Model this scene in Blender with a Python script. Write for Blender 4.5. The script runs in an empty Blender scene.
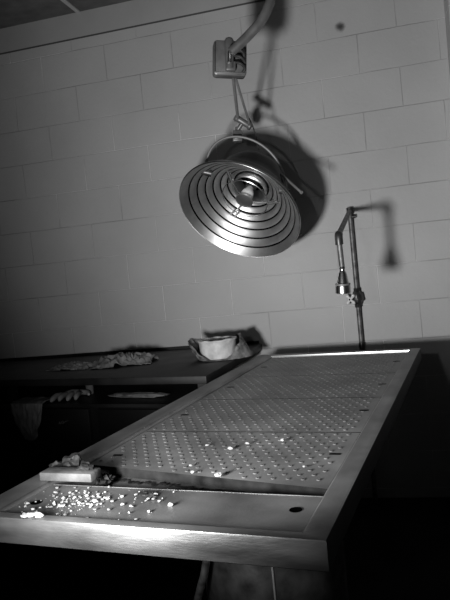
import bpy, bmesh, math, random
from mathutils import Vector, Matrix, noise
random.seed(11)
C = bpy.context.scene.collection
V = Vector
PI = math.pi

# ------------------------------------------------------------------ camera
F_PX, YAW, PITCH, ROLL = 624.14, -0.2455, -0.0534, -0.1008
EYE = V((0, 0, 1.35))
fw = V((math.sin(YAW)*math.cos(PITCH), math.cos(YAW)*math.cos(PITCH), math.sin(PITCH)))
r0 = fw.cross(V((0, 0, 1))).normalized(); u0 = r0.cross(fw)
rt = math.cos(ROLL)*r0 + math.sin(ROLL)*u0
up = -math.sin(ROLL)*r0 + math.cos(ROLL)*u0
cam = bpy.data.cameras.new('camera'); co = bpy.data.objects.new('camera', cam); C.objects.link(co)
M = Matrix((rt, up, -fw)).transposed().to_4x4(); M.translation = EYE
co.matrix_world = M
cam.sensor_fit = 'HORIZONTAL'; cam.sensor_width = 36; cam.lens = F_PX/450*36
bpy.context.scene.camera = co

# ------------------------------------------------------------------ materials
def mat(name, col=.5, rough=.5, metal=0, var=0, scale=8, bump=0, bscale=None, rvar=0, coord='Object', stretch=None, spec=.5, detail=4):
    m = bpy.data.materials.new(name); m.use_nodes = True
    nt = m.node_tree; b = nt.nodes['Principled BSDF']
    b.inputs['Base Color'].default_value = (col, col, col, 1)
    b.inputs['Roughness'].default_value = rough; b.inputs['Metallic'].default_value = metal
    b.inputs['Specular IOR Level'].default_value = spec
    tc = nt.nodes.new('ShaderNodeTexCoord'); mp = nt.nodes.new('ShaderNodeMapping')
    nt.links.new(tc.outputs[coord], mp.inputs[0])
    if stretch: mp.inputs['Scale'].default_value = stretch
    n = nt.nodes.new('ShaderNodeTexNoise'); n.inputs['Scale'].default_value = scale; n.inputs['Detail'].default_value = detail
    nt.links.new(mp.outputs[0], n.inputs['Vector'])
    if var:
        r = nt.nodes.new('ShaderNodeMapRange'); r.inputs[1].default_value = .3; r.inputs[2].default_value = .7
        r.inputs[3].default_value = max(0, col-var); r.inputs[4].default_value = min(1, col+var)
        nt.links.new(n.outputs[0], r.inputs[0]); nt.links.new(r.outputs[0], b.inputs['Base Color'])
    if rvar:
        r = nt.nodes.new('ShaderNodeMapRange'); r.inputs[1].default_value = .3; r.inputs[2].default_value = .7
        r.inputs[3].default_value = rough-rvar; r.inputs[4].default_value = rough+rvar
        nt.links.new(n.outputs[0], r.inputs[0]); nt.links.new(r.outputs[0], b.inputs['Roughness'])
    if bump:
        n2 = nt.nodes.new('ShaderNodeTexNoise'); n2.inputs['Scale'].default_value = bscale or scale*4; n2.inputs['Detail'].default_value = 5
        nt.links.new(mp.outputs[0], n2.inputs['Vector'])
        bp = nt.nodes.new('ShaderNodeBump'); bp.inputs['Strength'].default_value = 1; bp.inputs['Distance'].default_value = bump
        nt.links.new(n2.outputs[0], bp.inputs['Height']); nt.links.new(bp.outputs[0], b.inputs['Normal'])
    return m

def wall_mat():
    m = bpy.data.materials.new('painted_block'); m.use_nodes = True
    nt = m.node_tree; L = nt.links.new; b = nt.nodes['Principled BSDF']
    g = nt.nodes.new('ShaderNodeNewGeometry'); sp = nt.nodes.new('ShaderNodeSeparateXYZ'); L(g.outputs['Position'], sp.inputs[0])
    ad = nt.nodes.new('ShaderNodeMath'); ad.operation = 'ADD'; L(sp.outputs['X'], ad.inputs[0]); ad.inputs[1].default_value = 1.429 + .4064*20 - .1016*2
    # subtract y on the side walls so the courses wrap round the corner
    ay = nt.nodes.new('ShaderNodeMath'); ay.operation = 'ADD'; L(ad.outputs[0], ay.inputs[0])
    my = nt.nodes.new('ShaderNodeMath'); my.operation = 'SUBTRACT'; my.inputs[0].default_value = 3.445; L(sp.outputs['Y'], my.inputs[1]); L(my.outputs[0], ay.inputs[1])
    az = nt.nodes.new('ShaderNodeMath'); az.operation = 'ADD'; L(sp.outputs['Z'], az.inputs[0]); az.inputs[1].default_value = -2.4961 + .2032*40
    cb = nt.nodes.new('ShaderNodeCombineXYZ'); L(ay.outputs[0], cb.inputs[0]); L(az.outputs[0], cb.inputs[1])
    # slight waviness of the joints
    nz = nt.nodes.new('ShaderNodeTexNoise'); nz.inputs['Scale'].default_value = 5; L(g.outputs['Position'], nz.inputs['Vector'])
    vm = nt.nodes.new('ShaderNodeVectorMath'); vm.operation = 'MULTIPLY_ADD'; L(nz.outputs['Color'], vm.inputs[0]); vm.inputs[1].default_value = (.006, .006, 0); L(cb.outputs[0], vm.inputs[2])
    br = nt.nodes.new('ShaderNodeTexBrick'); L(vm.outputs[0], br.inputs['Vector'])
    br.offset = .5; br.offset_frequency = 2; br.squash = 1
    br.inputs['Scale'].default_value = 1; br.inputs['Brick Width'].default_value = .4064; br.inputs['Row Height'].default_value = .2032
    br.inputs['Mortar Size'].default_value = .0022; br.inputs['Mortar Smooth'].default_value = .6
    n1 = nt.nodes.new('ShaderNodeTexNoise'); n1.inputs['Scale'].default_value = 1.6; n1.inputs['Detail'].default_value = 4; L(g.outputs['Position'], n1.inputs['Vector'])
    n2 = nt.nodes.new('ShaderNodeTexNoise'); n2.inputs['Scale'].default_value = 48; n2.inputs['Detail'].default_value = 6; L(g.outputs['Position'], n2.inputs['Vector'])
    n3 = nt.nodes.new('ShaderNodeTexNoise'); n3.inputs['Scale'].default_value = 3.3; n3.inputs['Detail'].default_value = 2; L(g.outputs['Position'], n3.inputs['Vector'])
    mr = nt.nodes.new('ShaderNodeMapRange'); L(n1.outputs[0], mr.inputs[0]); mr.inputs[1].default_value = .3; mr.inputs[2].default_value = .7; mr.inputs[3].default_value = .42; mr.inputs[4].default_value = .50
    # joints: fade in and out
    fd = nt.nodes.new('ShaderNodeMapRange'); L(n3.outputs[0], fd.inputs[0]); fd.inputs[1].default_value = .38; fd.inputs[2].default_value = .62; fd.inputs[3].default_value = .45; fd.inputs[4].default_value = 1
    mf = nt.nodes.new('ShaderNodeMath'); mf.operation = 'MULTIPLY'; L(br.outputs['Fac'], mf.inputs[0]); L(fd.outputs[0], mf.inputs[1])
    n4 = nt.nodes.new('ShaderNodeTexNoise'); n4.inputs['Scale'].default_value = 2.1; n4.inputs['Detail'].default_value = 3; L(g.outputs['Position'], n4.inputs['Vector'])
    cd = nt.nodes.new('ShaderNodeMapRange'); L(n4.outputs[0], cd.inputs[0]); cd.inputs[1].default_value = .40; cd.inputs[2].default_value = .60; cd.inputs[3].default_value = -.05; cd.inputs[4].default_value = .55  # joints lightened in colour for the light caught on their edges
    mm = nt.nodes.new('ShaderNodeMath'); mm.operation = 'MULTIPLY'; L(mf.outputs[0], mm.inputs[0]); L(cd.outputs[0], mm.inputs[1])
    su = nt.nodes.new('ShaderNodeMath'); su.operation = 'ADD'; L(mr.outputs[0], su.inputs[0]); L(mm.outputs[0], su.inputs[1])
    L(su.outputs[0], b.inputs['Base Color'])
    b.inputs['Roughness'].default_value = .55; b.inputs['Specular IOR Level'].default_value = .3
    b1 = nt.nodes.new('ShaderNodeBump'); b1.invert = True; b1.inputs['Distance'].default_value = .0045; b1.inputs['Strength'].default_value = .9; L(mf.outputs[0], b1.inputs['Height'])
    b2 = nt.nodes.new('ShaderNodeBump'); b2.inputs['Distance'].default_value = .0022; b2.inputs['Strength'].default_value = .6; L(n2.outputs[0], b2.inputs['Height']); L(b1.outputs[0], b2.inputs['Normal'])
    L(b2.outputs[0], b.inputs['Normal'])
    return m

M_wall = wall_mat()
M_trim = mat('painted_band', .40, .6, var=.03, scale=3, bump=.0008, bscale=60)
M_caulk = mat('dark_joint', .08, .8)
M_ceil = mat('ceiling_tile', .13, .9, var=.03, scale=12, bump=.002, bscale=90)
M_tbar = mat('ceiling_grid', .5, .5)
M_floor = mat('dark_floor', .006, .8, spec=.1, var=.004, scale=3)
M_steel = mat('table_steel', .23, .5, .6, var=.12, scale=5, bump=.0004, bscale=160, rvar=.09)
M_steel2 = mat('panel_steel', .26, .55, .5, var=.08, scale=6, bump=.0004, bscale=130, rvar=.08)
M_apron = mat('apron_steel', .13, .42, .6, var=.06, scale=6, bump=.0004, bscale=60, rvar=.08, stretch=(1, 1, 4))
M_dirty = mat('stained_steel', .012, .8, 0, var=.010, scale=20, spec=.1)
M_hole = mat('black_hole', .002, 1, spec=0)
M_side = mat('shaded_grimy_steel', .02, .6, .2, var=.01)  # right side face takes its shade as colour; grime inside front rim
M_ped = mat('pedestal_steel', .35, .3, .9, var=.2, scale=18, bump=.0008, bscale=60)
M_lampin = mat('spun_aluminium', .66, .40, 1, var=.06, scale=30, bump=.0001, bscale=200)
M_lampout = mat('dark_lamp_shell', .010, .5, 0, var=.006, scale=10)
M_chrome = mat('bright_chrome', .6, .27, 1)
M_grey = mat('grey_paint', .15, .42, .4, var=.04, scale=20)
M_rod = mat('rod_grey', .22, .5, .3, var=.04, scale=20)
M_darkm = mat('dark_metal', .08, .38, .7, var=.03, scale=30)
M_pipe = mat('dull_pipe', .13, .5, .5, var=.08, scale=40)
M_cord = mat('black_cord', .02, .6)
M_glass = mat('frosted_bulb', .6, .15)
M_counter = mat('dull_counter', .009, .5, .1, var=.009, scale=4, rvar=.1, bump=.0006, bscale=40)
M_cab = mat('cabinet_black', .006, .5, .2)
M_rag = mat('wet_rag', .15, .7, var=.06, scale=25, bump=.004, bscale=60)
M_rag2 = mat('grey_rag', .16, .8, var=.10, scale=25, bump=.004, bscale=60)
M_tub = mat('pale_plaster', .62, .6, var=.16, scale=22, bump=.003, bscale=50)
M_tubin = mat('tub_filling', .16, .8, var=.1, scale=60, bump=.004, bscale=90)
M_wrap = mat('crumpled_wrap', .17, .55, var=.16, scale=18, bump=.005, bscale=35)
M_bag = mat('limp_bag', .22, .6, var=.07, scale=16, bump=.006, bscale=26)
M_glove = mat('pale_rubber', .30, .5, var=.05, scale=30)
M_bar = mat('pale_bar', .10, .7, var=.05, scale=20, bump=.001, bscale=80)
M_crumb = mat('white_crumb', .30, .8, var=.15, scale=60)
M_dark = mat('dark_lump', .012, .7, var=.01, scale=40, bump=.004, bscale=60)
M_scud = mat('grey_lump', .014, .7, var=.012, scale=40, bump=.002, bscale=60)
M_patch = mat('dark_tone', .13, .8, var=.05, scale=30)
M_white = mat('white_enamel', .75, .35)
for m, a in ((M_lampin, .0),):
    pass

# ------------------------------------------------------------------ mesh helpers
def obj(name, bm, m, parent=None, smooth=True, loc=None):
    me = bpy.data.meshes.new(name)
    bmesh.ops.recalc_face_normals(bm, faces=bm.faces[:])
    bm.to_mesh(me); bm.free()
    for mm in (m if isinstance(m, (list, tuple)) else [m]): me.materials.append(mm)
    if smooth:
        for p in me.polygons: p.use_smooth = True
        try: me.set_sharp_from_angle(angle=math.radians(38))
        except Exception: pass
    o = bpy.data.objects.new(name, me); C.objects.link(o)
    if parent is not None:
        o.parent = parent
    if loc is not None: o.location = loc
    return o

def tag(o, label, cat, group=None, kind=None):
    if label: o['label'] = label
    if cat: o['category'] = cat
    if group: o['group'] = group
    if kind: o['kind'] = kind
    return o

def thing(name, label, cat, loc=(0, 0, 0), rot=None, group=None):
    o = bpy.data.objects.new(name, None); C.objects.link(o); o.empty_display_size = .05
    o.location = loc
    if rot is not None: o.rotation_euler = rot
    return tag(o, label, cat, group)

def struct(name, bm, m, smooth=False):
    o = obj(name, bm, m, None, smooth); o['kind'] = 'structure'; return o

def box(bm, a, b, mtx=None, mi=0, bevel=0):
    t = bmesh.new()
    x0, y0, z0 = a; x1, y1, z1 = b
    vs = [t.verts.new(p) for p in ((x0,y0,z0),(x1,y0,z0),(x1,y1,z0),(x0,y1,z0),(x0,y0,z1),(x1,y0,z1),(x1,y1,z1),(x0,y1,z1))]
    for f in ((0,3,2,1),(4,5,6,7),(0,1,5,4),(1,2,6,5),(2,3,7,6),(3,0,4,7)): t.faces.new([vs[i] for i in f])
    if bevel: bmesh.ops.bevel(t, geom=t.edges[:], offset=bevel, segments=2, affect='EDGES', profile=.5)
    merge(bm, t, mtx, mi)

def merge(bm, t, mtx=None, mi=0):
    mp = {}
    for v in t.verts: mp[v] = bm.verts.new(mtx @ v.co if mtx else v.co)
    for f in t.faces:
        try:
            nf = bm.faces.new([mp[v] for v in f.verts]); nf.material_index = mi or f.material_index
        except ValueError: pass
    t.free()

def prism(bm, poly, z0, z1, bevel=0, mi=0):
    t = bmesh.new()
    a = [t.verts.new((x, y, z0)) for x, y in poly]; b = [t.verts.new((x, y, z1)) for x, y in poly]
    n = len(poly)
    t.faces.new(a[::-1]); t.faces.new(b)
    for i in range(n): t.faces.new((a[i], a[(i+1) % n], b[(i+1) % n], b[i]))
    if bevel: bmesh.ops.bevel(t, geom=t.edges[:], offset=bevel, segments=2, affect='EDGES', profile=.5)
    merge(bm, t, None, mi)

def lathe(bm, prof, seg=32, mtx=None, mi=None, closed=False):
    """prof: (r, z) points, or (r, z, material) where material applies to the band that starts there"""
    rings = []
    for p in prof:
        r, z = p[0], p[1]
        if r < 1e-6: rings.append([bm.verts.new((mtx @ V((0,0,z))) if mtx else V((0,0,z)))])
        else:
            ring = []
            for k in range(seg):
                a = 2*PI*k/seg; q = V((r*math.cos(a), r*math.sin(a), z))
                ring.append(bm.verts.new(mtx @ q if mtx else q))
            rings.append(ring)
    pairs = list(range(len(rings)-1))
    for i in pairs:
        A, B = rings[i], rings[i+1]; m = prof[i][2] if len(prof[i]) > 2 else (mi or 0)
        for k in range(seg):
            k2 = (k+1) % seg
            if len(A) == 1 and len(B) == 1: continue
            if len(A) == 1: f = bm.faces.new((A[0], B[k], B[k2]))
            elif len(B) == 1: f = bm.faces.new((A[k], B[0], A[k2]))
            else: f = bm.faces.new((A[k], B[k], B[k2], A[k2]))
            f.material_index = m

def tube(bm, pts, rad, seg=12, mi=0, cap=True, smooth_n=0):
    pts = [V(p) for p in pts]
    rads = rad if isinstance(rad, (list, tuple)) else [rad]*len(pts)
    if smooth_n:
        P, R = [], []
        n = len(pts)
        for i in range(n-1):
            p0 = pts[max(i-1, 0)]; p1 = pts[i]; p2 = pts[i+1]; p3 = pts[min(i+2, n-1)]
            for k in range(smooth_n):
                t = k/smooth_n
                P.append(.5*((2*p1)+(-p0+p2)*t+(2*p0-5*p1+4*p2-p3)*t*t+(-p0+3*p1-3*p2+p3)*t**3)); R.append(rads[i]*(1-t)+rads[i+1]*t)
        P.append(pts[-1]); R.append(rads[-1]); pts, rads = P, R
    rings = []; prev = None
    for i, p in enumerate(pts):
        d = (pts[min(i+1, len(pts)-1)] - pts[max(i-1, 0)]).normalized()
        if prev is None:
            a = V((0,0,1)) if abs(d.z) < .9 else V((1,0,0)); n = d.cross(a).normalized()
        else:
            n = (prev - d*prev.dot(d)).normalized()
        prev = n; b = d.cross(n)
        rings.append([bm.verts.new(p + rads[i]*(math.cos(2*PI*k/seg)*n + math.sin(2*PI*k/seg)*b)) for k in range(seg)])
    for A, B in zip(rings, rings[1:]):
        for k in range(seg):
            f = bm.faces.new((A[k], A[(k+1) % seg], B[(k+1) % seg], B[k])); f.material_index = mi
    if cap:
        f = bm.faces.new(rings[0][::-1]); f.material_index = mi
        f = bm.faces.new(rings[-1]); f.material_index = mi

def cyl(bm, a, b, r, seg=16, mi=0, r2=None):
    tube(bm, [a, b], [r, r if r2 is None else r2], seg, mi)

def blob(bm, c, size, amp=.35, freq=3, sub=3, seed=0, mi=0, flat=None, mtx=None, ridged=False):
    t = bmesh.new(); bmesh.ops.create_icosphere(t, subdivisions=sub, radius=1)
    for v in t.verts:
        d = v.co.normalized()
        n = noise.fractal(d*freq + V((seed*7.3, seed*3.1, seed)), .8, 2.0, 4) if not ridged else (abs(noise.noise(d*freq + V((seed*7.3, 1, seed))))*2 - .5 + .5*abs(noise.noise(d*freq*2.3 + V((seed, 5, 2)))))
        k = 1 + amp*n
        p = V((d.x*size[0]*k, d.y*size[1]*k, d.z*size[2]*k))
        if mtx: p = mtx @ p
        p = p + V(c)
        if flat is not None and p.z < flat: p.z = flat + .0005*random.random()
        v.co = p
    merge(bm, t, None, mi)

def at(px, py, depth):            # a measured point at a known distance
    return EYE + (fw + rt*(px-225)/F_PX - up*(py-300)/F_PX)*depth

# ------------------------------------------------------------------ the room
WY = 3.445; CZ = 2.905
bm = bmesh.new(); box(bm, (-3.6, WY, 0), (2.6, WY+.1, CZ)); struct('wall_back', bm, M_wall)
bm = bmesh.new(); box(bm, (2.6, -1.6, 0), (2.7, WY+.1, CZ)); struct('wall_right', bm, M_wall)
bm = bmesh.new(); box(bm, (.432, WY-.16, .0), (.84, WY, CZ)); struct('trim_4', bm, M_wall)
bm = bmesh.new(); box(bm, (-3.7, -1.6, 0), (-3.6, WY+.1, CZ)); struct('wall_left', bm, M_wall)
bm = bmesh.new(); box(bm, (-3.7, -1.6, -.08), (2.7, WY+.1, 0)); struct('floor', bm, M_floor)
bm = bmesh.new(); box(bm, (-3.7, -1.6, CZ), (2.7, WY+.1, CZ+.06)); struct('ceiling', bm, M_ceil)
bm = bmesh.new(); box(bm, (-3.6, WY-.006, 2.765), (.432, WY, CZ)); struct('trim_1', bm, M_trim)
bm = bmesh.new(); box(bm, (-3.6, WY-.0045, 2.757), (.432, WY+.001, 2.765)); struct('trim_2', bm, M_caulk)
bm = bmesh.new()
for x in (-2.77, -1.56, -.34): box(bm, (x-.012, -1.5, CZ-.006), (x+.012, WY-.007, CZ+.001))
for y in (2.45, 1.23, .01): box(bm, (-3.59, y-.012, CZ-.0055), (.43, y+.012, CZ+.001))
struct('trim_3', bm, M_tbar)
# soft dark patch high on the wall, fading out at its edge
def patch_mat():
    m = bpy.data.materials.new('dark_patch'); m.use_nodes = True; nt = m.node_tree; b = nt.nodes['Principled BSDF']
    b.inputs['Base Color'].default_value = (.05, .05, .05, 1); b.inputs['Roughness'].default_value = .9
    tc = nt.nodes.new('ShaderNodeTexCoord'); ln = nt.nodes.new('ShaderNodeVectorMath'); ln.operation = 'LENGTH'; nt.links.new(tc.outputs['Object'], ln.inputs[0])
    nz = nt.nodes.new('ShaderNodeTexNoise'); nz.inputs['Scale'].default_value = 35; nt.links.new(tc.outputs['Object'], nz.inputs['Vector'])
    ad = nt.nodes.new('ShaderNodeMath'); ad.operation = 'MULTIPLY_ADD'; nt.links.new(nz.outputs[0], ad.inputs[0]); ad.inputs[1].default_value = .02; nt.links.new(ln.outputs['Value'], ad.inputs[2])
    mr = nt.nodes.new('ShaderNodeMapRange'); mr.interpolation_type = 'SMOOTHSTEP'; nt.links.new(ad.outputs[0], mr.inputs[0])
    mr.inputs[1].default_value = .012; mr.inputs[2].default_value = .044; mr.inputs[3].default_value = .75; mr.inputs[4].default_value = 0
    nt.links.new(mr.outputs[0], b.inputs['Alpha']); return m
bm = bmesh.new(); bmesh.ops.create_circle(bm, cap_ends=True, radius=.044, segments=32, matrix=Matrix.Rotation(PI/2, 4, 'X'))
tag(obj('wall_patch', bm, patch_mat(), None, loc=(-.09, WY-.0012, 2.545)), 'small soft dark patch on the block wall near the upper right', 'stain')

# ------------------------------------------------------------------ autopsy table
TX, TY, TZ, TA = -.8712, 1.081, .8985, -.1381
TW, TL = .76, 1.95
table = thing('autopsy_table', 'long steel autopsy table with dimpled perforated panels and a raised rim', 'table', (TX, TY, 0), (0, 0, TA))
RL, RR, RF, RB = .065, .042, .022, .045
# rim and apron, one folded sheet
bm = bmesh.new()
def loop(l, r, f, b, z): return [bm.verts.new(p) for p in ((l, f, z), (TW-r, f, z), (TW-r, TL-b, z), (l, TL-b, z))]
loops = [loop(.004, .004, .006, .004, TZ-.056), loop(0, 0, 0, 0, TZ-.052), loop(0, 0, 0, 0, TZ-.004), loop(.0012, .0012, .0012, .0012, TZ-.0012), loop(.004, .004, .004, .004, TZ),
         loop(RL, RR, RF, RB, TZ), loop(RL+.002, RR+.002, RF+.002, RB+.002, TZ-.001), loop(RL+.008, RR+.008, RF+.008, RB+.0030, TZ-.0075), loop(RL+.010, RR+.010, RF+.010, RB+.014, TZ-.036),
         loop(RL+.004, RR+.004, RF+.004, RB+.004, TZ-.040), loop(.01, .01, .012, .01, TZ-.016), loop(.008, .008, .010, .008, TZ-.056)]
for li, (A, B) in enumerate(zip(loops, loops[1:]+loops[:1])):
    for k in range(4):
        f = bm.faces.new((A[k], A[(k+1) % 4], B[(k+1) % 4], B[k]))
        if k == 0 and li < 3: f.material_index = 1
        if (k == 1 and li < 3) or (k == 0 and li in (5, 6)): f.material_index = 2  # right side coloured as in shade; inner front slope grimy
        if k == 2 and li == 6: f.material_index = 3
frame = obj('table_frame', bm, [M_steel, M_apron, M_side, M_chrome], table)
# pan under the panels
bm = bmesh.new(); box(bm, (RL+.006, RF+.006, TZ-.040), (TW-RR-.006, TL-RB-.006, TZ-.034)); obj('drip_pan', bm, M_steel, table)
# front sheet with two drain holes
def sheet_with_holes(u0_, u1_, v0_, v1_, z, holes, th=.002):
    t = bmesh.new(); nu, nv = 120, 40
    def inside(u, v):
        for (a, b, ra, rb) in holes:
            if ((u-a)/ra)**2 + ((v-b)/rb)**2 < 1: return True
        return False
    g = {}
    def gv(i, j):
        if (i, j) not in g:
            u = u0_+(u1_-u0_)*i/nu; v = v0_+(v1_-v0_)*j/nv
            g[i, j] = t.verts.new((u, v, z + .0006*noise.noise(V((u*9, v*9, 0)))))
        return g[i, j]
    for i in range(nu):
        for j in range(nv):
            u = u0_+(u1_-u0_)*(i+.5)/nu; v = v0_+(v1_-v0_)*(j+.5)/nv
            if not inside(u, v): t.faces.new((gv(i, j), gv(i+1, j), gv(i+1, j+1), gv(i, j+1)))
    return t
bm = bmesh.new()
FZ = TZ-.010
merge(bm, sheet_with_holes(RL+.010, TW-RR-.010, RF+.007, .205, FZ, []))
box(bm, (RL+.010, .203, FZ-.008), (TW-RR-.010, .2055, FZ+.0005))
fs = obj('front_sheet', bm, M_steel, table)
for (a, b) in ((.672, .135), (.108, .100)):
    bm = bmesh.new(); lathe(bm, [(.0125, FZ+.0001), (.0118, FZ+.0010), (.0105, FZ+.0004), (.0, FZ+.0007)], 28, Matrix.Translation((a, b, 0))); obj('drain_hole', bm, M_hole, table)

# perforated panels: punched dimples are the panel's surface pattern
def panel(v0_, v1_, skewL=0, skewR=0, seed=0, slots=(), name='perforated_panel'):
    bm = bmesh.new(); a, b = RL+.0105, TW-RR-.0105
    z = FZ
    def vv(u, t):       # skewed front edge
        s = (u-a)/(b-a); f = v0_ + skewL*(1-s) + skewR*s
        return f + (v1_-f)*t
    # plate
    n = 30
    row0 = []; row1 = []; low = []; rowb = []
    for i in range(n+1):
        u = a+(b-a)*i/n
        row0.append(bm.verts.new((u, vv(u, 0), z))); row1.append(bm.verts.new((u, v1_, z)))
        low.append(bm.verts.new((u, vv(u, 0)-.001, z-.022))); rowb.append(bm.verts.new((u, v1_+.0005, z-.010)))
    for i in range(n):
        bm.faces.new((row0[i], row0[i+1], row1[i+1], row1[i]))
        f = bm.faces.new((low[i], low[i+1], row0[i+1], row0[i])); f.material_index = 1
        f = bm.faces.new((row1[i], row1[i+1], rowb[i+1], rowb[i])); f.material_index = 1
    rnd = random.Random(seed)
    du, dv = .0335, .0275
    j = 0; v = v0_ + .018
    while v < v1_-.010:
        u = a + .018 + (du/2 if j % 2 else 0)
        while u < b-.012:
            if v > vv(u, 0)+.012 and all(abs(u-s[0]) > .022 or abs(v-s[1]) > .012 for s in slots):
                cx, cy = u+rnd.uniform(-.0012, .0012), v+rnd.uniform(-.0012, .0012)
                h = .0019*rnd.uniform(.75, 1.15)
                lathe(bm, [(.0056, z+.0002, 0), (.0043, z+h*.7, 0), (.0034, z+h, 0), (.0025, z+h*.9, 2), (.0016, z-.001, 2), (0, z-.001, 2)], 8, Matrix.Translation((cx, cy, 0)))
            u += du
        v += dv; j += 1
    o = obj(name, bm, [M_steel2, M_dirty, M_hole], table)
    for s in slots:
        sb = bmesh.new(); t = bmesh.new()
        pts = []
        for k in range(20):
            an = 2*PI*k/20; pts.append((s[0]+(.009 if math.cos(an) > 0 else -.009)+.0055*math.cos(an), s[1]+.0055*math.sin(an)))
        prism(sb, pts, z+.0002, z+.0007)
        c = obj('finger_slot', sb, M_hole, o)
    return o
VS = [.245, .642, 1.038, 1.435, 1.885]
panel(VS[0], VS[1]-.003, .100, .0, 0, [(.690-.012, .463), (.115, .420)])
panel(VS[1]+.003, VS[2]-.003, 0, 0, 1, [(.690-.010, .871), (.115, .828)])
panel(VS[2]+.003, VS[3]-.003, 0, 0, 2, [(.690-.006, 1.235), (.115, 1.24)])
panel(VS[3]+.003, VS[4], 0, 0, 3, [(.690-.006, 1.68), (.115, 1.65)])
# bead of old sealant and grime in front of the first panel
bm = bmesh.new()
for k in range(46):
    s = k/45; u = RL+.02+s*.62; v = .235+.085*(1-s)+random.uniform(-.006, .006)
    blob(bm, (u, v, TZ-.033), (.010, .007, .0035), .5, 2, 1, k)
tag(obj('grime_line', bm, M_dirty, table), None, None, kind='stuff')
# pedestal, brace, gusset
bm = bmesh.new()
pc = V((.445, .62, 0)); Rm = Matrix.Translation(pc)
lathe(bm, [(.24, 0), (.24, .03), (.21, .05), (.195, .06), (.190, TZ-.13), (.200, TZ-.09), (.205, TZ-.0565)], 40, Rm)
obj('pedestal', bm, M_ped, table)
bm = bmesh.new(); sa = math.radians(-72); cyl(bm, pc+V((.1915*math.cos(sa), .1915*math.sin(sa), .08)), pc+V((.1915*math.cos(sa), .1915*math.sin(sa), TZ-.13)), .003, 10); obj('highlight_strip', bm, M_rod, table)  # thin rod modelled in place of the pedestal's vertical highlight
bm = bmesh.new(); box(bm, (.02, .10, TZ-.075), (TW-.02, .125, TZ-.056)); obj('cross_rail', bm, M_ped, table)
bm = bmesh.new(); box(bm, (.02, TL-.14, TZ-.075), (TW-.02, TL-.115, TZ-.056)); obj('cross_rail', bm, M_ped, table)
bm = bmesh.new(); tube(bm, [(.36, .42, TZ-.056), (.33, .44, .62), (.25, .48, .40), (.22, .49, 0)], .010, 10, smooth_n=4); obj('drain_pipe', bm, M_pipe, table)

TM = Matrix.Translation((TX, TY, 0)) @ Matrix.Rotation(TA, 4, 'Z')
def tp(u, v, z=0): return TM @ V((u, v, z))
# ------------------------------------------------------------------ litter on the table
# fine crumbs, uncountable
bm = bmesh.new(); rnd = random.Random(5)
def crumb(bm, p, s, seed): blob(bm, p, (s*rnd.uniform(.8, 1.4), s*rnd.uniform(.7, 1.2), s*rnd.uniform(.5, .8)), .5, 2.2, 1, seed)
for k in range(230):
    if rnd.random() < .62: u, v = rnd.gauss(.20, .045), rnd.gauss(.115, .030)
    else: u, v = rnd.uniform(.08, .40), rnd.uniform(.035, .195)
    if not (RL+.015 < u < .62 and RF+.012 < v < .2): continue
    s = .0008+.0034*rnd.random()**2.2
    q = tp(u, v, FZ+.0007+s*.75); crumb(bm, q, s, k)
tag(obj('fine_crumbs', bm, M_crumb), 'fine white crumbs strewn over the front left sheet of the table', 'crumbs', kind='stuff')
chunks = [(.245, .118, .0085), (.180, .085, .008), (.215, .105, .0075), (.265, .135, .006), (.160, .125, .0065), (.205, .145, .006), (.290, .15, .006), (.36, .17, .006), (.42, .12, .008), (.315, .11, .006), (.39, .085, .0055), (.130, .062, .006)]
pc0 = None
for k, (u, v, s) in enumerate(chunks):
    bm = bmesh.new(); s *= .72; blob(bm, (0, 0, s*.5), (s, s*.8, s*.62), .6, 2.8, 2, k, flat=0)
    o = obj('white_crumb', bm, M_crumb, None, loc=tp(u, v, FZ+.0005))
    tag(o, 'white crumb lying among the litter on the plain front sheet of the table', 'crumb', 'white crumbs on the front sheet')
for k, (u, v, s) in enumerate([(.455, .285, .009), (.41, .475, .0075), (.525, .55, .007), (.44, .52, .006), (.385, .30, .005), (.36, .345, .0045), (.335, .50, .005), (.63, .36, .004)]):
    bm = bmesh.new(); s *= .85; blob(bm, (0, 0, s*.5), (s, s*.8, s*.62), .6, 2.8, 2, k+30, flat=0)
    zz = FZ if v > VS[0]+.09*(1-u/.7) else TZ-.034
    o = obj('white_crumb', bm, M_crumb, None, loc=tp(u, v, zz+.0032 if zz == FZ else zz+.0005))
    tag(o, 'white crumb lying alone on the dimpled perforated part of the table', 'crumb', 'white crumbs on the perforated panels')
bm = bmesh.new()
for k, (du_, dv_) in enumerate(((0, 0), (.012, .004), (.022, -.003), (-.010, -.002))): blob(bm, (du_, dv_, .003), (.009, .006, .005), .5, 2, 2, k+60, flat=0)
tag(obj('white_flake', bm, M_crumb, None, loc=tp(.165, .011, TZ+.0003)), 'flat white flake lying on the front rim of the table', 'crumb')
# pale bar and the lumps behind it
bar = thing('pale_bar', 'pale rectangular bar lying across the front left corner of the table', 'bar', tp(.055, .195, TZ+.0004), (0, 0, TA+.02))
bm = bmesh.new(); box(bm, (-.012, 0, 0), (.128, .045, .020), bevel=.003)
for v in bm.verts: v.co += .0012*V((noise.noise(v.co*40), noise.noise(v.co*40+V((9,0,0))), 0))
obj('bar_body', bm, M_bar, bar)
bm = bmesh.new(); blob(bm, (.095, .030, .024), (.018, .014, .008), .4, 2.0, 3, 3); tag(obj('crust', bm, M_scud, bar), 'grey crust stuck on top', None)
bm = bmesh.new()
blob(bm, (.01, 0, .014), (.024, .020, .020), .45, 1.8, 3, 5, flat=0); blob(bm, (-.028, -.006, .010), (.020, .016, .013), .45, 1.8, 3, 6, flat=0); blob(bm, (.040, .002, .008), (.016, .014, .010), .4, 1.8, 3, 8, flat=0)
tag(obj('grey_clump', bm, M_scud, None, loc=tp(.065, .278, TZ+.0003)), 'grey crumpled clump on the left rim just behind the pale bar', 'clump')
bm = bmesh.new()
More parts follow.
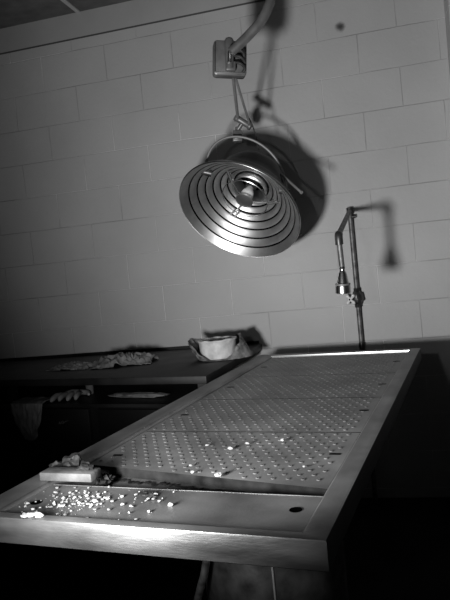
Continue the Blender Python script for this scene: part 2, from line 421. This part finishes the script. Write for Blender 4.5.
blob(bm, (0, 0, .010), (.020, .020, .016), .8, 2.2, 3, 15, flat=0); blob(bm, (-.004, -.026, .008), (.011, .016, .012), .7, 2.2, 3, 16, flat=0)
tag(obj('dark_clump', bm, M_dark, None, loc=tp(.170, .268, TZ-.0335)), 'black ragged clump lying right of the pale bar by the panel edge', 'clump')
bm = bmesh.new()
for k in range(7): blob(bm, (rnd.uniform(-.05, .05), rnd.uniform(-.012, .012), .002), (rnd.uniform(.006, .014), .006, .003), .6, 2, 2, k+80, flat=0)
tag(obj('dark_residue', bm, M_dark, None, loc=tp(.33, .162, FZ+.0003)), 'dark dried residue smear on the front sheet of the table', 'residue')

# ------------------------------------------------------------------ counter on the left
CA = math.atan(.193)
def fy(x): return 2.51 - .193*(x+.745)
cnt = thing('steel_counter', 'dark work counter along the block wall left of the table', 'counter', (-1.7, 3.0, 0))
CO = V((-1.7, 3.0, 0))
def cp(poly): return [(x-CO.x, y-CO.y) for x, y in poly]
XL = -3.3
bm = bmesh.new(); prism(bm, cp([(XL, fy(XL)), (-.745, 2.51), (-.690, 3.10), (-.675, WY-.002), (XL, WY-.002)]), TZ-.034, TZ, .003)
obj('worktop', bm, M_counter, cnt)
bm = bmesh.new(); box(bm, (XL, WY-.014, TZ+.0005), (-.69, WY-.0005, TZ+.016)); struct('trim_5', bm, M_cab)
bm = bmesh.new(); prism(bm, cp([(XL, fy(XL)+.05), (-.79, fy(-.79)+.05), (-.735, 3.2), (-.73, WY-.01), (XL, WY-.01)]), .750, .765); obj('lower_shelf', bm, M_counter, cnt)
bm = bmesh.new(); prism(bm, cp([(XL, fy(XL)+.09), (-.83, fy(-.83)+.09), (-.77, 3.2), (-.76, WY-.01), (XL, WY-.01)]), .0, .749); obj('cabinet_body', bm, M_cab, cnt)
for x in (-.80, -1.9, -3.0):
    bm = bmesh.new(); box(bm, (x-.02-CO.x, fy(x)+.10-CO.y, .7655), (x+.02-CO.x, fy(x)+.14-CO.y, TZ-.0345)); obj('post', bm, M_cab, cnt)
for k in range(4):
    xc = -1.10 - k*.56
    e = V((xc, fy(xc)+.088, .655)) - CO
    R = Matrix.Translation(e) @ Matrix.Rotation(-CA, 4, 'Z')
    bm = bmesh.new(); box(bm, (-.26, -.018, -.08), (.26, 0, .08), R, bevel=.003); d = obj('drawer', bm, M_cab, cnt)
    bm = bmesh.new(); lathe(bm, [(0, .045), (.012, .043), (.016, .034), (.012, .024), (.006, .018), (.006, 0)], 16, R @ Matrix.Translation((-.0+ (.12 if k == 1 else 0), -.018, .02)) @ Matrix.Rotation(PI/2, 4, 'X')); obj('knob', bm, M_chrome, d)

# crumpled cloth
def cloth(name, c, L_, W_, h, rot, seed, m, label, cat='cloth'):
    bm = bmesh.new(); nu, nv = 46, 30; g = []
    Rz = Matrix.Rotation(rot, 3, 'Z')
    for i in range(nu+1):
        row = []
        for j in range(nv+1):
            s, t = i/nu*2-1, j/nv*2-1
            n1 = noise.noise(V((s*2+seed, t*2, seed))); n2 = noise.noise(V((s*2-seed, t*2+4, seed*2)))
            rr = max(0, 1 - (s*s*.9+t*t*.9))
            x = s*L_/2*(1+.25*n1); y = t*W_/2*(1+.3*n2)
            rid = 1-abs(noise.noise(V((s*2.6+seed, t*3.2, 3))))*2.2
            z = h*(max(0, .15+.85*rid)*(.25+.75*rr) + .30*abs(noise.noise(V((s*7, t*7, seed)))))
            if rr < .05: z *= .35
            z = max(z, .0015)
            q = Rz @ V((x, y, 0)); row.append(bm.verts.new((q.x, q.y, z)))
        g.append(row)
    for i in range(nu):
        for j in range(nv): bm.faces.new((g[i][j], g[i+1][j], g[i+1][j+1], g[i][j+1]))
    o = obj(name, bm, m, None, loc=c); o.data.materials[0] = m
    md = o.modifiers.new('thick', 'SOLIDIFY'); md.thickness = .002; md.offset = 1
    return tag(o, label, cat)
cloth('damp_rag', (-1.60, 2.97, TZ+.0005), .24, .15, .030, -.1, 2.0, M_rag, 'flattened dark grey rag on the counter, farther left of the two')
cloth('crumpled_rag', (-1.32, 2.99, TZ+.0005), .32, .20, .058, .25, 5.4, M_rag2, 'crumpled pale grey rag heaped on the counter, nearer the wrapped tub')
# things under the counter
gl = thing('rubber_glove', 'pale rubber glove with its fingers toward the front of the shelf under the counter', 'glove', (-1.56, 2.80, .7655), (0, 0, .15))
bm = bmesh.new()
blob(bm, (0, .07, .018), (.06, .055, .018), .2, 1.6, 3, 2, flat=0)
for k in range(4):
    x = -.055+.037*k; tube(bm, [(x*.8, .05, .018), (x, .0, .026), (x*1.1, -.045, .018+.004*(k % 2)), (x*1.12, -.062, .012)], [.014, .014, .013, .006], 10, smooth_n=3)
tube(bm, [(.04, .09, .018), (.085, .06, .018), (.10, .03, .014)], [.014, .013, .006], 10, smooth_n=3)
obj('glove_body', bm, M_glove, gl)
bm = bmesh.new()
for i in range(3):
    pass
# limp bag draped over the shelf front and hanging down
bm = bmesh.new(); nu, nv = 40, 40; g = []
for i in range(nu+1):
    row = []
    for j in range(nv+1):
        s, t = i/nu*2-1, j/nv
        fold = noise.noise(V((s*3.2, t*1.6, 4))); f2 = noise.noise(V((s*8, t*5, 9)))
        hw = .105*(1-.55*t**2)
        x = s*hw + .015*noise.noise(V((t*4, s, 2)))
        if t < .22: y, z = .10*(1-t/.22), .016+.006*abs(f2)
        else:
            tt = (t-.22)/.78; y, z = -.010-.012*math.sin(tt*PI)-.018*abs(fold)-.006*f2, .010-.19*tt*(1-.15*s*s)
        row.append(bm.verts.new((x, y - .004, z)))
    g.append(row)
for i in range(nu):
    for j in range(nv): bm.faces.new((g[i][j], g[i+1][j], g[i+1][j+1], g[i][j+1]))
xb = -1.745
o = obj('limp_bag', bm, M_bag, None, loc=(xb, fy(xb)+.045, .763)); o.rotation_euler = (0, 0, -CA)
md = o.modifiers.new('thick', 'SOLIDIFY'); md.thickness = .002
tag(o, 'limp crumpled plastic bag hanging over the shelf edge below the counter', 'bag')
# small bottle on the shelf
bm = bmesh.new(); lathe(bm, [(0, 0), (.018, 0), (.020, .004), (.020, .050), (.010, .062), (.008, .064), (.008, .070)], 20)
bt = thing('small_bottle', 'small bottle standing on the shelf below the counter beside the glove', 'bottle', (-1.50, 2.93, .7655))
obj('bottle_body', bm, M_rag, bt)
bm = bmesh.new(); lathe(bm, [(.010, .068), (.010, .082), (0, .083)], 16); obj('bottle_cap', bm, M_glove, bt)
bm = bmesh.new(); blob(bm, (0, 0, .012), (.16, .035, .012), .3, 2.5, 3, 22, flat=0)
o = obj('folded_towel', bm, M_rag, None, loc=(-1.18, 2.78, .7655)); o.rotation_euler = (0, 0, -CA)
tag(o, 'long folded dark towel lying on the shelf below the right part of counter', 'towel')

# ------------------------------------------------------------------ wrapped tub
tub = thing('wrapped_tub', 'round pale tub in crumpled wrapping at the right end of the counter', 'tub', (-.808, 2.985, TZ+.0015), (0, 0, .2))
bm = bmesh.new(); lathe(bm, [(0, .0), (.078, .0), (.088, .006), (.095, .086), (.099, .092), (.096, .098), (.080, .098), (.076, .092), (.074, .078), (0, .076)], 48)
for v in bm.verts:
    a = math.atan2(v.co.y, v.co.x)
    if v.co.length > .07:
        k = 1+.035*noise.noise(V((math.cos(a)*2, math.sin(a)*2, v.co.z*20))); v.co.x *= k; v.co.y *= k
        v.co.z *= 1+.08*noise.noise(V((math.cos(a)*2, math.sin(a)*2, 4)))
obj('tub_body', bm, M_tub, tub)
bm = bmesh.new(); blob(bm, (0, 0, .078), (.070, .070, .012), .6, 4, 4, 7); obj('filling', bm, M_tubin, tub)
# wrapping: a crumpled skirt, higher at left and back, drooping to the right
bm = bmesh.new(); n, nv = 96, 14; g = []
for i in range(n):
    a = 2*PI*i/n; row = []
    ca, sa = math.cos(a), math.sin(a)
    lw = max(0, -ca)**2; rw = max(0, ca)**2; bk = max(0, sa)
    front = max(0, -sa)**1.5
    for j in range(nv+1):
        t = j/nv
        top = .026 + .070*lw + .062*rw + .045*bk + .03*bk*rw - .030*front
        top = max(top, .006)*(1+.20*noise.noise(V((ca*3, sa*3, 2))))
        rad = .095 + .016*t + (.030*lw*t + .026*rw*(1-t)+ .018*bk*t) + .012*abs(noise.noise(V((ca*5, sa*5, t*3))))*2*(.2+.8*(1-front))
        if ca > .3: rad += .045*rw*(1-t)
        row.append(bm.verts.new((rad*ca, rad*sa, .001+top*t + .002*noise.noise(V((ca*7, sa*7, t*6))))))
    g.append(row)
for i in range(n):
    for j in range(nv): bm.faces.new((g[i][j], g[(i+1) % n][j], g[(i+1) % n][j+1], g[i][j+1]))
o = obj('wrapping', bm, M_wrap, tub); md = o.modifiers.new('thick', 'SOLIDIFY'); md.thickness = .0025; md.offset = 1

# ------------------------------------------------------------------ shower on the wall
PX, PYW = -.125, WY-.030
sh = thing('hose_shower', 'thin wall pipe with an arm reaching out and a bell shaped spray head', 'shower', (PX, PYW, 0))
S0 = V((PX, PYW, 0))
apex = V((PX, PYW, 1.578)); elbow = at(338.5, 235, 2.56); headtop = at(342.2, 269, 2.575); headbot = at(343.2, 292.5, 2.59)
bm = bmesh.new(); tube(bm, [V((0, 0, 0)), V((0, 0, 1.578))], .0125, 16); obj('riser_pipe', bm, M_pipe, sh)
bm = bmesh.new(); cyl(bm, V((0, 0, .76)), V((0, 0, .868)), .016, 16); obj('pipe_sleeve', bm, M_darkm, sh)
bm = bmesh.new(); cyl(bm, V((0, 0, 1.560)), V((0, 0, 1.594)), .017, 16); obj('top_joint', bm, M_darkm, sh)
bm = bmesh.new(); tube(bm, [V((0, .030, 1.545)), V((0, .0, 1.545)), V((.028, -.006, 1.545))], [.010, .010, .009], 12); obj('wall_clip', bm, M_darkm, sh)
bm = bmesh.new(); tube(bm, [apex-S0, elbow-S0], .0115, 16); obj('shower_arm', bm, M_pipe, sh)
bm = bmesh.new(); tube(bm, [elbow-S0+V((0, .035, .004)), elbow-S0+V((0, .008, 0)), elbow-S0+V((0, 0, -.010)), elbow-S0+V((0, .0, -.04))], .0165, 14, smooth_n=3)
obj('elbow_joint', bm, M_darkm, sh)
bm = bmesh.new(); tube(bm, [elbow-S0+V((0, 0, -.03)), headtop-S0], .0115, 16); obj('drop_pipe', bm, M_pipe, sh)
ax = (headbot-headtop).normalized(); q = ax.to_track_quat('Z', 'Y').to_matrix().to_4x4()
hm = Matrix.Translation(headtop-S0) @ q; HL = (headbot-headtop).length
bm = bmesh.new(); lathe(bm, [(.0, -.016), (.010, -.014), (.013, -.006), (.010, .002), (.0115, .008), (.017, .018), (.024, HL*.55), (.027, HL*.62), (.030, HL*.66), (.031, HL*.72), (.032, HL), (.029, HL+.002), (.027, HL-.006), (0, HL-.008)], 32, hm)
hd = obj('spray_head', bm, M_chrome, sh); hd['label'] = 'chrome bell shaped spray head'
bm = bmesh.new(); lathe(bm, [(.0275, HL*.60), (.0312, HL*.615), (.0315, HL*.66), (.0300, HL*.675)], 32, hm); obj('band', bm, M_rod, hd)
# valve with cross handle
zv = 1.112
bm = bmesh.new(); blob(bm, (0, -.002, zv), (.030, .030, .042), .25, 2, 3, 3); cyl(bm, V((.0, -.0, zv)), V((-.034, -.028, zv)), .014, 14)
cyl(bm, V((0, 0, zv+.035)), V((0, 0, zv+.052)), .019, 6); cyl(bm, V((0, 0, zv-.052)), V((0, 0, zv-.035)), .019, 6); vb = obj('valve_body', bm, M_darkm, sh)
bm = bmesh.new(); ctr = V((-.036, -.032, zv-.004)); axv = V((-.5, -.85, 0)).normalized(); side = axv.cross(V((0, 0, 1)))
for k in range(4):
    a = PI/4+k*PI/2; d = side*math.cos(a)+V((0, 0, 1))*math.sin(a)
    tube(bm, [ctr, ctr+d*.014, ctr+d*.026, ctr+d*.034], [.006, .007, .010, .005], 10)
cyl(bm, ctr-axv*.012, ctr+axv*.008, .010, 14); vh = obj('cross_handle', bm, M_white, vb); vh['label'] = 'white cross handle'
bm = bmesh.new(); cyl(bm, ctr+axv*.008, ctr+axv*.0095, .005, 10); obj('handle_screw', bm, M_hole, vb)

# ------------------------------------------------------------------ lamp
rim_c = at(238.5, 212.5, 2.95); LS = 2.95/2.69
vdir = (rim_c-EYE).normalized()
back_img = (rt*.43 + up*.90).normalized(); back_img = (back_img - vdir*back_img.dot(vdir)).normalized()
TILT = math.radians(48)
nrm = (-vdir*math.cos(TILT) - back_img*math.sin(TILT)).normalized()     # opening direction
ax_x = back_img.cross(vdir).normalized()
if ax_x.dot(rt) < 0: ax_x = -ax_x
ax_y = nrm.cross(ax_x).normalized()
LM = Matrix((ax_x, ax_y, nrm)).transposed().to_4x4()
JT = at(241, 122, 2.93)
lamp = thing('examination_lamp', 'hanging examination lamp with ringed silver reflector on a jointed ceiling arm', 'lamp', rim_c)
L0 = rim_c
LR = LM @ Matrix.Scale(LS, 4)            # local lamp frame, origin at rim centre
R_ = .268
# stepped reflector: bands with dark gaps
bands = [(.268, .0), (.240, .034), (.212, .064), (.184, .092), (.157, .117), (.130, .140), (.104, .161), (.078, .182)]
prof = []
prof += [(R_-.001, -.004, 0), (R_+.004, .002, 0)]
for i in range(len(bands)-1):
    (ra, da), (rb, db) = bands[i], bands[i+1]
    if i: prof += [(ra, -da, 0)]
    prof += [((ra*.45+rb*.55)+.001, -(da*.45+db*.55)-.0025, 0), (rb+.0052, -(db-.005), 1), (rb+.0052, -(db+.016), 1)]
prof += [(.078, -.184, 0), (.074, -.225, 1), (0, -.227, 1)]
bm = bmesh.new(); lathe(bm, prof, 96, LR); rf = obj('reflector', bm, [M_lampin, M_hole], lamp); rf['label'] = 'silver reflector with concentric rings'
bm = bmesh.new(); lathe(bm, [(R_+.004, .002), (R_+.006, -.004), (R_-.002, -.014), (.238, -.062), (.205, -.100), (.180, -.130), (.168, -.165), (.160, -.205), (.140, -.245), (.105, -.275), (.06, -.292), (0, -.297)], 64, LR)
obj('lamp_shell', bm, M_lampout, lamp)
bm = bmesh.new()
t = bmesh.new(); lathe(bm, [(R_+.0045, .0035), (R_+.007, .0015), (R_+.008, -.002), (R_+.006, -.006), (R_+.0025, -.004), (R_+.0045, .0035)], 96, LR); obj('rim_bead', bm, M_chrome, lamp)
# bulb, inner collar
bm = bmesh.new(); lathe(bm, [(.074, -.184), (.080, -.148), (.074, -.144), (.064, -.180), (.060, -.215)], 40, LR); obj('inner_collar', bm, M_lampin, lamp)
bm = bmesh.new(); lathe(bm, [(.026, -.226), (.026, -.170), (.020, -.160), (0, -.158)], 24, LR); sk = obj('bulb_socket', bm, M_darkm, lamp)
bm = bmesh.new(); lathe(bm, [(.014, -.165), (.018, -.15), (.028, -.125), (.028, -.11), (.020, -.095), (0, -.09)], 24, LR); b_ = obj('bulb', bm, M_glass, lamp)
# guard: ring on three tabbed arms and a glass disc
bm = bmesh.new()
for k in range(3):
    a = math.radians(-97+120*k)
    d = V((math.cos(a), math.sin(a), 0)); s = V((-d.y, d.x, 0))
    tube(bm, [LR @ (d*.040+V((0, 0, -.078))), LR @ (d*.10+V((0, 0, -.088))), LR @ (d*.138+V((0, 0, -.115)))], .0042, 8)
    for q_ in ((-1, 1) if k == 0 else (0,)):
        tube(bm, [LR @ (d*.104+s*.010*q_+V((0, 0, -.082))), LR @ (d*.150+s*.010*q_+V((0, 0, -.104)))], .006, 8)
pts = [LR @ V((.104*math.cos(2*PI*k/48), .104*math.sin(2*PI*k/48), -.088)) for k in range(49)]
tube(bm, pts, .0022, 6, cap=False)
gd = obj('bulb_guard', bm, M_chrome, lamp)
bm = bmesh.new(); lathe(bm, [(0, -.070), (.022, -.071), (.038, -.075), (.040, -.078), (.036, -.081), (0, -.081)], 36, LR); obj('glare_disc', bm, M_lampin, gd)
# yoke
yc = at(245.5, 182, 2.93) - L0
exx = (rt*.97 - up*.24).normalized(); Ry = .192
upn = (up*.97 + rt*.0 - fw*.05).normalized()
pts = []
for k in range(33):
    a = PI*k/32
    pts.append(yc + exx*Ry*math.cos(a) + upn*.205*math.sin(a)**.85)
bm = bmesh.new(); tube(bm, pts, .0060, 10); obj('yoke', bm, M_rod, lamp)
for s in (-1, 1):
    bm = bmesh.new(); pv = yc+exx*s*Ry
    cyl(bm, pv-exx*s*.028, pv+exx*s*.022, .016, 14); obj('pivot_knob', bm, M_darkm, lamp)
# handle bars on the right pivot
pv = yc+exx*Ry
h1 = at(281, 174, 2.86)-L0; h2 = at(301, 192, 2.76)-L0
bm = bmesh.new(); tube(bm, [pv, h1*.5+pv*.5+V((0, 0, .004)), h1, h2], .0058, 10); tube(bm, [h2, h2+(h2-h1).normalized()*.006], .008, 10); tube(bm, [pv+V((0, 0, -.03)), h2*.6+pv*.4+V((0, 0, -.035))], .005, 10); obj('steering_handle', bm, M_rod, lamp)
# swivel block on top of the yoke
bm = bmesh.new(); sb = at(237.5, 136.5, 2.97)-L0
B = Matrix((rt, up, -fw)).transposed().to_4x4()
box(bm, (-.022, -.026, -.02), (.022, .026, .02), Matrix.Translation(sb) @ B, bevel=.004); box(bm, (-.013, -.017, .019), (.013, .012, .024), Matrix.Translation(sb) @ B, bevel=.002)
cyl(bm, sb, sb+up*.045, .011, 12); obj('swivel_block', bm, M_grey, lamp)
# barrel joint
bm = bmesh.new(); ja = at(235, 117, 2.96)-L0; jb = at(251, 127, 2.95)-L0
tube(bm, [ja, ja*.9+jb*.1, ja*.85+jb*.15, ja*.15+jb*.85, ja*.1+jb*.9, jb], [.014, .018, .015, .015, .019, .016], 14)
cyl(bm, (ja+jb)/2, sb+up*.03, .010, 12); obj('barrel_joint', bm, M_grey, lamp)
# rods
box_c = at(229.5, 60, 2.57)
rb1 = at(233, 76, 2.58)-L0; rb2 = at(235, 76, 2.58)-L0
bm = bmesh.new(); tube(bm, [rb1, at(238, 119, 2.95)-L0], .0070, 10); obj('parallel_rod', bm, M_rod, lamp)
bm = bmesh.new(); tube(bm, [rb2, at(249.5, 124, 2.95)-L0], .0055, 10); obj('parallel_rod', bm, M_rod, lamp)
bm = bmesh.new(); tube(bm, [at(249, 118, 2.95)-L0, at(253, 127, 2.96)-L0, at(256, 137, 2.97)-L0, at(259, 150, 2.97)-L0], .0030, 8, smooth_n=4); obj('power_cord', bm, M_cord, lamp)
# box
bm = bmesh.new(); bc = box_c - L0
t = bmesh.new(); hw, hh, hd_ = .068, .070, .026
Bm = Matrix.Translation(bc) @ B @ Matrix.Rotation(math.radians(7), 4, 'Y') @ Matrix.Rotation(math.radians(2), 4, 'X')
def rr(w, h, r, z, n=6):
    out = []
    for cx, cy, a0 in ((w-r, h-r, 0), (-w+r, h-r, PI/2), (-w+r, -h+r, PI), (w-r, -h+r, 1.5*PI)):
        for k in range(n+1):
            a = a0+PI/2*k/n; out.append(bm.verts.new(Bm @ V((cx+r*math.cos(a), cy+r*math.sin(a) , z))))
    return out
rings = [rr(hw-.004, hh-.004, .012, hd_), rr(hw-.0005, hh-.0005, .014, hd_-.003), rr(hw, hh, .014, hd_-.006), rr(hw, hh, .014, -hd_+.006), rr(hw-.004, hh-.004, .012, -hd_)]
for A, Bq in zip(rings, rings[1:]):
    for k in range(len(A)): bm.faces.new((A[k], A[(k+1) % len(A)], Bq[(k+1) % len(A)], Bq[k]))
bm.faces.new(rings[0]); bm.faces.new(rings[-1][::-1])
hb = obj('arm_housing', bm, M_grey, lamp)
bm = bmesh.new()
ringp = [Bm @ V((x, y, .0262)) for x, y in ((-.062, -.060), (.062, -.060), (.062, .060), (-.062, .060), (-.062, -.060))]
tube(bm, ringp[:2], .0022, 8); tube(bm, ringp[0:1]+[ringp[3]], .0022, 8); obj('housing_edge', bm, M_chrome, hb)
# clamp in front of the box
bm = bmesh.new()
c1 = Bm @ V((-.008, .062, .045)); c2 = Bm @ V((-.004, -.048, .040))
tube(bm, [c1+up*.012, c1+up*.008, c1, c1*.55+c2*.45, c2], [.006, .014, .019, .019, .017], 16)
box(bm, (-.020, -.058, .024), (.020, -.020, .050), Bm, bevel=.005)
obj('clamp', bm, M_grey, lamp)
bm = bmesh.new(); tube(bm, [Bm @ V((-.008, -.030, .060)), Bm @ V((-.008, .010, .066))], .008, 10); obj('clamp_bolt', bm, M_chrome, lamp)
bm = bmesh.new()
for k in range(3):
    z0_ = .030-.026*k
    tube(bm, [Bm @ V((.012, z0_, .040)), Bm @ V((.038, z0_-.008, .054)), Bm @ V((.058, z0_-.022, .040)), Bm @ V((.050, z0_-.036, .030))], .0060, 8, smooth_n=4)
tube(bm, [Bm @ V((.030, .055, .030)), Bm @ V((.052, .02, .046)), Bm @ V((.054, -.03, .034))], .007, 8, smooth_n=4)
obj('cable_loops', bm, M_cord, lamp)
# arm up to the ceiling
a0 = at(231, 52, 2.47); a1 = at(247, 37, 2.46); a2 = at(261, 21, 2.45); a3 = at(268.5, 6, 2.45); a4 = at(270, -8, 2.45)
a5 = V((a4.x+.0, a4.y, 2.70)); a6 = V((a4.x, a4.y, CZ-.035))
bm = bmesh.new(); tube(bm, [p-L0 for p in (a0, a1, a2, a3, a4, a5, a6)], [.019, .0195, .0195, .019, .019, .019, .019], 18, smooth_n=5); obj('lamp_arm', bm, M_grey, lamp)
bm = bmesh.new(); lathe(bm, [(.020, -.045), (.035, -.038), (.085, -.012), (.090, -.0005), (0, -.0005)], 32, Matrix.Translation(V((a6.x, a6.y, CZ-.006))-L0)); obj('ceiling_mount', bm, M_grey, lamp)

# ------------------------------------------------------------------ light
def spot(name, loc, target, power, ang, blend, rad):
    l = bpy.data.lights.new(name, 'SPOT'); l.energy = power; l.spot_size = math.radians(ang); l.spot_blend = blend; l.shadow_soft_size = rad
    o = bpy.data.objects.new(name, l); C.objects.link(o); o.location = loc
    o.rotation_euler = (V(target)-V(loc)).to_track_quat('-Z', 'Y').to_euler(); return o
spot('flash_light', (-.671, .642, 1.061), (.18, WY, 2.0), 175, 108, 1, .085)
spot('fill_light', (-.465, 0, 1.535), (.10, WY, 1.35), 13, 58, 1, .04)
spot('added_low_light', (-.75, .35, .42), (-.30, 1.5, .62), 3, 40, .8, .03)  # added lamp without a known source, brightens the pedestal
w = bpy.data.worlds.new('world'); bpy.context.scene.world = w; w.use_nodes = True
w.node_tree.nodes['Background'].inputs[0].default_value = (.0012, .0012, .0012, 1)
sc = bpy.context.scene
sc.view_settings.view_transform = 'Standard'; sc.view_settings.look = 'None'; sc.view_settings.exposure = 0
